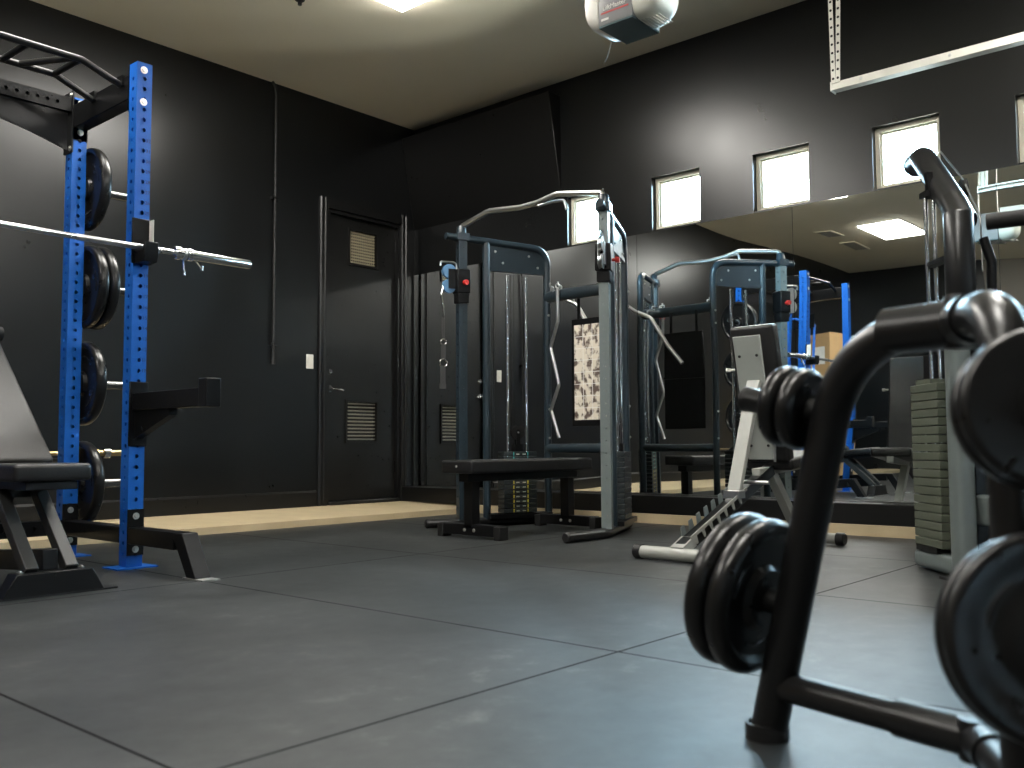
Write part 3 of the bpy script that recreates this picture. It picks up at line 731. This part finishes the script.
# ------------------------------------------------------------------ flat bench
fb = thing('flat_bench', 'black flat bench standing between the two towers of the trainer', 'bench', (-1.3,-2.43,0))
FY = -2.43
part('pad', MB().pad((-1.285,FY,.438), (1.21,.27,.082), .016), VINYL, fb)
part('spine', MB().box(-1.83,-.73,FY-.04,FY+.04,.345,.405), BLACK, fb, bevel=.003)
for x, lx in ((-1.755,-1.755),(-.80,-.80)):
    part('leg', MB().box(x-.035,x+.035,FY-.035,FY+.035,.06,.345), BLACK, fb, bevel=.003)
    ft = part('foot', MB().box(x-.035,x+.035,FY-.25,FY+.25,.018,.085), BLACK, fb, bevel=.005)
    for s in (-1,1): part('rubber_shoe', MB().box(x-.04,x+.04,FY+s*.24-.025,FY+s*.24+.025,0,.08), CAPR, ft, bevel=.004)
    for s in (-.05,.03): bolt(ft, (x-.035,FY+s,.05), (-1,0,0), .011)
bolt(fb, (-1.89,FY,.44), (-1,0,0), .008)

# ------------------------------------------------------------------ white framed incline bench
IA = math.radians(-3); IM = frame((-2.01,-4.045), IA)
ib = thing('incline_bench', 'white framed incline bench with upright backrest beside the foreground plates', 'bench', (-2.01,-4.045,0), (0,0,IA))
def im(): return MB(IM)
part('rear_crossbar', im().tube([(0,.215,.036),(0,-.235,.036)], .032, 18), WHITEF, ib)
for s in (-1,1): part('end_cap', im().lathe([(.0,.035),(.030,.033),(.036,.026),(.036,-.012),(0,-.012)], (0,(.22 if s > 0 else -.24),.036), (0,s,0), 20), CAPR, ib)
part('front_crossbar', im().tube([(1.22,.235,.036),(1.22,-.235,.036)], .030, 18), WHITEF, ib)
for s in (-1,1): part('end_cap', im().lathe([(.0,.035),(.030,.033),(.036,.026),(.036,-.012),(0,-.012)], (1.22,s*.24,.036), (0,s,0), 20), CAPR, ib)
sp_ = part('ladder_spine', im().bar((.03,0,.06),(.90,0,.425),.055,.06), BLACK, ib, bevel=.003)
part('spine_foot', im().bar((-.0,0,.05),(.10,0,.095),.075,.05), WHITEF, ib, bevel=.003)
# toothed ladder: pale strip with hanging ticks near the camera, dark teeth on the far side
d = V((.87,0,.365)).normalized(); up_ = V((-d.z,0,d.x))
o = V((.03,-.034,.06)); pts = [o + d*.05 + up_*.045, o + d*.05 + up_*.028]; n = 7
for k in range(n):
    t0 = .07 + .075*k
    pts += [o + d*t0 + up_*.028, o + d*(t0+.012) + up_*-.012, o + d*(t0+.026) + up_*-.012, o + d*(t0+.026) + up_*.028]
pts += [o + d*.62 + up_*.028, o + d*.62 + up_*.045]
part('ladder_strip', im().prism(pts, (0,-.005,0)), WHITEF, ib, label='pale toothed adjustment strip')
o = V((.03,.034,.06))
for k in range(n):
    t0 = .07 + .075*k
    part('ladder_tooth', im().prism([o + d*t0 + up_*.0, o + d*(t0+.045) + up_*.0, o + d*(t0+.045) + up_*.07, o + d*(t0+.015) + up_*.07], (0,.006,0)), SILVER, ib)
part('front_post', im().bar((1.22,0,.05),(.90,0,.42),.05,.05), WHITEF, ib, bevel=.003)
part('seat_frame', im().bar((.75,0,.41),(1.30,0,.45),.05,.045), WHITEF, ib, bevel=.003)
Mst = IM @ Matrix.Translation((1.07,0,.475)) @ Matrix.Rotation(math.radians(-7), 4, 'Y')
part('seat', MB(Mst).pad((0.02,0,0), (.40,.28,.065), .018), VINYL, ib)
ba = math.radians(78)
# backrest rises from the hinge almost upright
hx, hz = .91, .47
Mbr = IM @ Matrix.Translation((hx,0,hz)) @ Matrix.Rotation(-(PI-ba), 4, 'Y')
part('backrest', MB(Mbr).pad((.38,0,.0), (.76,.265,.075), .02), VINYL, ib)
part('back_board', MB(Mbr).box(.02,.71,-.06,.105,.0378,.052), BOARD, ib, label='pale grey backing board', bevel=.004)
for x, y in ((.60,.075),(.60,-.03),(.1,.075),(.1,-.03)): bolt(ib, Mbr @ V((x,y,.052)), Mbr.to_3x3() @ V((0,0,1)), .008, m=BLACK)
part('pop_pin', im().lathe([(0,.07),(.012,.07),(.012,.05),(.007,.045),(.007,0)], (.79,.12,.98), (0,1,0), 12), WHITEP, ib)
sa = Mbr @ V((.30,0,.055)); sbp = IM @ V((.52,0,.30))
part('support_strut', MB().bar(sbp, Mbr @ V((.46,0,.06)), .075, .03), WHITEF, ib, bevel=.003, label='broad off-white support strut')
part('strut_wire', MB().tube([IM @ V((.76,-.11,.47)), Mbr @ V((.45,-.11,.05))], .007, 8), STEEL, ib)
part('strut_pin', im().tube([(.62,-.15,.365),(.62,.08,.365)], .010, 10), STEEL, ib)
part('strut_hook', im().box(.49,.56,-.045,.045,.285,.325), STEEL, ib, bevel=.003)

# ------------------------------------------------------------------ plate tree in the foreground
HUB = V((-4.36,-6.01,0)); TZ = .752; TR = .0345
tt = thing('plate_tree', 'black tubular plate tree in the right foreground', 'plate rack', tuple(HUB))
def radial(az, r, z): return HUB + V((math.cos(az)*r, math.sin(az)*r, z))
LEGS = [(math.atan2(.41,.115), .426, .25, 'rear'), (math.radians(209), .25, .255, 'front'), (math.radians(-28), .34, .2, 'side')]
for az, rb, rt, nm in LEGS:
    lg = part('leg', MB().tube(fillet([radial(az,rb,.0), radial(az,rt-.03,.76 if nm != 'front' else .75), radial(az,.0,TZ)], .22 if nm == 'rear' else .13, 12, .8), TR, 22), GLOSSB, tt)
    part('foot_ring', MB().lathe([(TR,.03),(TR+.007,.03),(TR+.007,0),(0,0)], radial(az,rb,0), (0,0,1), 26), CAPR, tt)
    part('top_sleeve', MB().tube([radial(az,.135 if nm == 'rear' else .07,TZ), radial(az,.0,TZ)], TR+.0055, 24), GLOSSB, tt)
    part('brace', MB().tube([radial(az,rb-.02,.105), radial(az,.02,.105)], .027, 20), GLOSSB, tt)
    part('brace_sleeve', MB().tube([radial(az,.14 if nm == 'rear' else .08,.105), radial(az,.0,.105)], .0315, 22), GLOSSB, tt)
part('hub_cap', MB().lathe([(0,TR+.012),(TR*.8,TR+.009),(TR+.003,0),(TR*.8,-TR-.006),(0,-TR-.008)], HUB+V((0,0,TZ)), (0,0,1), 24), GLOSSB, tt)
part('low_hub', MB().lathe([(0,.034),(.03,.032),(.034,0),(.03,-.032),(0,-.034)], HUB+V((0,0,.105)), (0,0,1), 24), GLOSSB, tt)
def legr(i, z): az, rb, rt, _ = LEGS[i]; return rb + (rt-.03-rb)*z/.76
PEG = []
for i, z, ln in ((0,.255,.21),(0,.615,.185),(1,.31,.17),(1,.59,.17),(2,.30,.2),(2,.60,.2)):
    az = LEGS[i][0] + (.16 if i == 0 else .06 if i == 1 else 0); r = legr(i, z); tilt = math.radians(11 if i == 0 else 8)
    dr_ = V((math.cos(az)*math.cos(tilt), math.sin(az)*math.cos(tilt), math.sin(tilt)))
    a = radial(LEGS[i][0], r, z)
    pg = part('peg', MB().tube([a, a+dr_*ln], .0235, 20), GLOSSB, tt)
    part('peg_cap', MB().lathe([(0,.006),(.018,.005),(.0245,-.002),(.0245,-.014)], a+dr_*ln, dr_, 20), CAPR, pg)
    PEG.append((a, dr_, az, tilt))
def on_peg(k, dist):
    a, dr_, az, tilt = PEG[k]; return a + dr_*dist, (0, -tilt, az)
G = 'plates on the foreground tree'
l, r = on_peg(0, .076); PA = make_plate(.152, .045, 'black plate on the lower left peg of the tree, next to the leg', tuple(l), r, G)
l, r = on_peg(0, .124); dup(PA, tuple(l), r, 'black plate on the lower left peg of the tree, outer one further from the leg', G)
l, r = on_peg(1, .058); PBs = make_plate(.076, .034, 'small black plate on the upper left peg of the tree, next to the leg', tuple(l), r, G)
l, r = on_peg(1, .095); dup(PBs, tuple(l), r, 'small black plate on the upper left peg of the tree, nearer the peg tip', G)
l, r = on_peg(2, .075); PC = make_plate(.130, .026, 'inner black plate low at the right edge of the picture', tuple(l), r, G)
l, r = on_peg(2, .108); dup(PC, tuple(l), r, 'outer black plate low at the right edge, closest to the camera', G)
l, r = on_peg(3, .075); PD = make_plate(.100, .026, 'inner black plate high at the right edge of the picture', tuple(l), r, G)
l, r = on_peg(3, .108); dup(PD, tuple(l), r, 'outer black plate high at the right edge, in front of the tree elbow', G)

# ------------------------------------------------------------------ lat machine behind the tree
SC = (-1.80,-5.31); SA = math.radians(42); SM = frame(SC, SA)   # local +x leads from column to stack
lm = thing('lat_machine', 'grey column lat machine with olive weight stack behind the foreground tree', 'weight machine', (SC[0],SC[1],0))
SB = frame(SC, math.radians(28))
def sm(): return MB(SM)
col = sm(); pts = []
for k in range(24):
    a = 2*PI*k/24; c, s = math.cos(a), math.sin(a); pts.append((math.copysign(abs(c)**.6,c)*.055, math.copysign(abs(s)**.6,s)*.040+.034, .0))
part('column', col.prism(pts, (0,0,1.12)), GREYP, lm)
part('rear_post', sm().box(.0,.055,-.085,-.020,.0,1.1), BLACK, lm, bevel=.006, label='black inner post')
part('upper_post', sm().lathe([(0,.0),(.056,.0),(.060,.006),(.060,.42),(.054,.43),(0,.43)], (0,.008,1.10), (0,0,1), 28), GLOSSB, lm, label='black upper post')
part('boom', MB(SB).tube(fillet([(0,-.01,1.49),(.12,0,1.60),(.55,.03,1.93),(.70,.035,1.94)], .12, 6), .058, 20), GLOSSB, lm, label='thick black boom arching away')
part('boom_cap', MB(SB).lathe([(0,.02),(.05,.015),(.059,0),(.059,-.02)], (.70,.035,1.94), (1,0,0), 22), CAPR, lm)
part('boom_pulley', MB(SB).lathe([(0,-.012),(.05,-.012),(.044,0),(.05,.012),(0,.012)], (.30,-.085,1.70), (0,1,0), 22), CAPR, lm)
part('cable', MB(SB).tube([(.02,-.085,1.28),(.05,-.09,1.52),(.30,-.085,1.75),(.60,-.06,1.97)], .004, 6), STEEL, lm)
part('cable', MB(SB).tube([(.03,-.072,1.50),(.20,-.078,1.62),(.55,-.045,1.90)], .004, 6), STEEL, lm)
part('cable_cover', sm().tube(fillet([(0,-.095,1.42),(-.01,-.12,1.32),(0,-.12,1.1)], .06), .020, 10), BLACK, lm)
for y in (-.03,.03): part('guide_rod', sm().tube([(.27,y*.6,.10),(.27,y*.6,1.68)], .009, 12), CHROME, lm)
part('rod_bracket', sm().box(.05,.285,-.024,.024,1.35,1.368), BLACK, lm)
part('rod_head', sm().box(.24,.30,-.032,.032,1.665,1.69).box(.255,.285,-.012,.012,1.68,1.78), BLACK, lm)
NS = 19
for k in range(NS):
    z = .115+.0375*k
    part('stack_plate', sm().box(.13,.39,-.063,.063,z,z+.034), OLIVE, lm, bevel=.003)
part('stack_head', sm().box(.23,.37,-.045,.045,.115+.0375*NS,.115+.0375*NS+.02), OLIVE, lm)
part('selector_stem', sm().box(.265,.335,-.022,.022,.115+.0375*NS+.02,.115+.0375*NS+.13), BLACK, lm)
part('selector_pin', sm().lathe([(0,.035),(.014,.033),(.014,.015),(.006,.012),(.006,0)], (.19,-.064,.79), (0,-1,0), 14), CAPR, lm)
part('stack_cushion', sm().box(.20,.40,-.055,.055,.088,.115), CAPR, lm)
part('base_foot', sm().pad((.19,0,.05), (.50,.11,.085), .03), GREYP, lm)
part('base_plate', sm().box(-.09,.09,-.10,.10,0,.012), CAPR, lm)
sa_ = part('seat_arm', sm().tube(fillet([(-.035,-.03,.285),(-.035,-.55,.285),(0,-.95,.20),(0,-1.15,.04)], .1), .045, 18, flat=.75), GREYP, lm, label='grey seat support tube')
part('arm_clamp', sm().pad((-.03,-.045,.29), (.125,.05,.125), .015), GREYP, lm)
bolt(lm, SM @ V((-.0925,-.045,.285)), SM.to_3x3() @ V((-1,0,0)), .013)
part('seat_foot', sm().box(-.22,.22,-1.20,-1.12,0,.05), GREYP, lm, bevel=.01)
part('seat', sm().pad((0,-.85,.48), (.34,.40,.07), .02), VINYL, lm)
part('seat_post', sm().tube([(0,-.85,.22),(0,-.85,.45)], .03, 14), GREYP, lm)
part('roller_arm', MB().tube(fillet([(-1.83,-5.33,.66),(-2.30,-6.28,.66),(-2.46,-6.28,1.30),(-2.55,-6.17,1.292)], .1), .025, 12), BLACK, lm)
part('foam_roller', MB().tube([(-2.615,-5.615,1.292),(-2.55,-6.17,1.292)], .027, 20), FOAM, lm, label='black foam roller handle')

# ------------------------------------------------------------------ garage door opener and track
op = thing('garage_door_opener', 'white garage door opener hanging from the ceiling', 'garage opener', (-2.75,-4.31,2.30))
part('housing', MB().pad((-2.75,-4.305,2.415), (.21,.17,.225), .006, 2), GREYL, op, label='grey centre housing')
part('base_cover', MB().box(-2.852,-2.648,-4.388,-4.222,2.296,2.305), TEALD, op, label='dark teal underside panel')
def lens(y0, s):
    mb = MB(); n = 9; rows = []
    for k in range(n):
        t = k/(n-1); y = y0 + s*(.085 if s > 0 else .11)*math.sin(t*PI/2); sc = max(.22, math.cos(t*PI/2)**.55)
        row = []
        for q in range(20):
            a = 2*PI*q/20; c_, s_ = math.cos(a), math.sin(a)
            row.append(mb.v((-2.75 + math.copysign(abs(c_)**.5,c_)*.108*(.55+.45*sc), y, 2.415 + math.copysign(abs(s_)**.5,s_)*.118*sc + .02*(1-sc))))
        rows.append(row)
    for a, b in zip(rows, rows[1:]):
        for q in range(20): mb.f([a[q], a[(q+1)%20], b[(q+1)%20], b[q]])
    mb.f(rows[0][::-1]); mb.f(rows[-1]); return mb
part('light_lens', lens(-4.2195, 1), WHITEP, op, label='white rounded end cover')
part('light_lens', lens(-4.3905, -1), LENS, op, label='frosted rounded light lens')
vg = MB()
for k in range(6): y = -4.40-.016*k; vg.box(-2.80,-2.70,y-.004,y,2.2955,2.2985)
part('lens_vents', vg, GRILL, op)
part('label_stripe', MB().box(-2.8565,-2.8555,-4.372,-4.236,2.349,2.3555), REDP, op, label='red stripe behind the lettering')
part('lettering', text_mesh('LiftMaster', .0285, facing((-2.8572,-4.304,2.372), (-1,0,0))), WHITEL, op, label='white maker lettering')
part('small_print', MB().box(-2.8568,-2.8555,-4.275,-4.237,2.320,2.330), WHITEL, op)
part('arrow_mark', MB().prism([(-2.84,-4.195,2.40),(-2.84,-4.18,2.40),(-2.84,-4.187,2.42)], (-.012,0,0)), CAPR, op)
part('logo_arc', MB().tube([(-2.8565,-4.305+.045*math.cos(PI+PI*k/12),2.475+.022*math.sin(PI+PI*k/12)) for k in range(13)], .004, 6), CAPR, op)
for y in (-4.24,-4.37): part('hanger_strap', MB().box(-2.765,-2.735,y-.0015,y+.0015,2.52,H), GALV, op)
part('drive_rail', MB().box(-2.77,-2.73,Y0+.05,-4.39,2.535,2.575), GALV, op)
part('antenna_wire', MB().tube([(-2.70,-4.18,2.31),(-2.69,-4.15,2.25),(-2.70,-4.14,2.22)], .0014, 6), CAPR, op)
def track(x, lb):
    t = thing('garage_door_track', lb, 'door track', (x,-5.5,2.38))
    m = MB(); y0, y1 = -4.60, Y0+.02
    m.prism([(x-.026,y0,2.368),(x+.026,y0,2.368),(x+.026,y0,2.378),(x+.023,y0,2.378),(x+.023,y0,2.371),(x-.023,y0,2.371),(x-.023,y0,2.403),(x+.023,y0,2.403),(x+.023,y0,2.396),(x+.026,y0,2.396),(x+.026,y0,2.406),(x-.026,y0,2.406)], (0,y1-y0,0))
    part('channel', m, GALV, t)
    part('end_cap', MB().box(x-.03,x+.03,y0,y0+.006,2.363,2.41), GALV, t)
    for k in range(8):
        y = -4.75-.42*k; part('rivet', MB().lathe([(0,.004),(.007,.003),(.009,0)], (x-.026,y,2.39), (-1,0,0), 10), STEEL, t)
    for dy, dz in ((-.035, 0), (-.012, .02)):
        top = -.06 if dy < -.02 else .02
        h_ = MB(); a = V((x-.03, y0+dy, 2.40)); b = V((x-.03, y0+dy+top*.6, H))
        h_.bar(a, b, .003, .022, up=(0,1,0)); h_.bar(a+V((.0125,.0095,0)), b+V((.0125,.0095,0)), .022, .003, up=(0,1,0))
        hg = part('hanger_angle', h_, GALV, t, label='perforated steel hanging angle')
        hl = MB(); n = 26
        for k in range(n):
            p = a.lerp(b, (k+.5)/n); hl.lathe([(0,.0),(.007,0),(.007,-.001)], p+V((-.0022,0,0)), (-1,0,0), 8)
        part('slot_holes', hl, DARK, hg)
track(-1.33, 'pale steel garage door track under the ceiling at the right')

# ------------------------------------------------------------------ things seen only in the mirror
for i, (x, y, z, w, d_, h_, lb) in enumerate(((-7.95,-.66,.05,.62,.5,.78,'large cardboard box at the bottom of the stack seen in the mirror'), (-7.93,-.64,.84,.56,.45,.66,'middle cardboard box with a yellow sticker in the stack seen in the mirror'), (-8.0,-.62,1.51,.46,.4,.74,'tall cardboard box on top of the stack seen in the mirror'))):
    t = thing('cardboard_box', lb, 'box', (x, y, z), (0,0,.1*i), 'boxes stacked by the back wall')
    M = RM[t]
    part('body', MB(M).box(-w/2,w/2,-d_/2,d_/2,0.01,h_), CARD, t, bevel=.004)
    part('tape', MB(M).box(-w/2-.001,w/2+.001,-.03,.03,h_,h_+.001), LENS, t)
    part('label_sticker', MB(M).box(w/2,w/2+.001,-.12,.05,h_*.4,h_*.75), YELL if i == 1 else WHITEL, t)

# ------------------------------------------------------------------ light from outside, camera
w = bpy.data.worlds.new('sky'); bpy.context.scene.world = w; w.use_nodes = True
nt = w.node_tree; bg = nt.nodes['Background']; bg.inputs[1].default_value = 84
tcw = nt.nodes.new('ShaderNodeTexCoord'); sx = nt.nodes.new('ShaderNodeSeparateXYZ'); nt.links.new(tcw.outputs['Generated'], sx.inputs[0])
rp = nt.nodes.new('ShaderNodeValToRGB'); mrw = nt.nodes.new('ShaderNodeMapRange'); mrw.inputs['From Min'].default_value = -1; nt.links.new(sx.outputs[2], mrw.inputs['Value'])
rp.color_ramp.elements[0].position = .44; rp.color_ramp.elements[0].color = (.46,.44,.38,1)      # pale ground outside
rp.color_ramp.elements[1].position = .53; rp.color_ramp.elements[1].color = (.58,.83,1.0,1)      # bright sky
nt.links.new(mrw.outputs[0], rp.inputs[0]); nt.links.new(rp.outputs[0], bg.inputs[0])

cam = bpy.data.cameras.new('camera'); co = bpy.data.objects.new('camera', cam); C.objects.link(co)
pitch, roll, yaw = .06676604670649902, -.005387167580951595, .7209141750338786
F = V((math.cos(pitch)*math.cos(yaw), math.cos(pitch)*math.sin(yaw), math.sin(pitch)))
R = V((math.sin(yaw), -math.cos(yaw), 0)); Uv = R.cross(F)
c, s = math.cos(roll), math.sin(roll); R, Uv = R*c + Uv*s, Uv*c - R*s
m = Matrix((R, Uv, -F)).transposed().to_4x4(); m.translation = V((-5.942140579,-6.443801115,.56))
co.matrix_world = m
cam.sensor_width = 36; cam.lens = 933.59*36/1024; cam.clip_start = .02
cam.dof.use_dof = True; cam.dof.focus_distance = 5.4; cam.dof.aperture_fstop = 3.5
sc = bpy.context.scene; sc.camera = co
sc.view_settings.view_transform = 'Standard'; sc.view_settings.look = 'None'; sc.view_settings.gamma = 1; sc.view_settings.use_curve_mapping = False
sc.view_settings.exposure = 0.78
sc.cycles.max_bounces = 10; sc.cycles.glossy_bounces = 6; sc.cycles.diffuse_bounces = 5; sc.cycles.transparent_max_bounces = 8
sc.cycles.use_denoising = True; sc.cycles.sample_clamp_indirect = 6
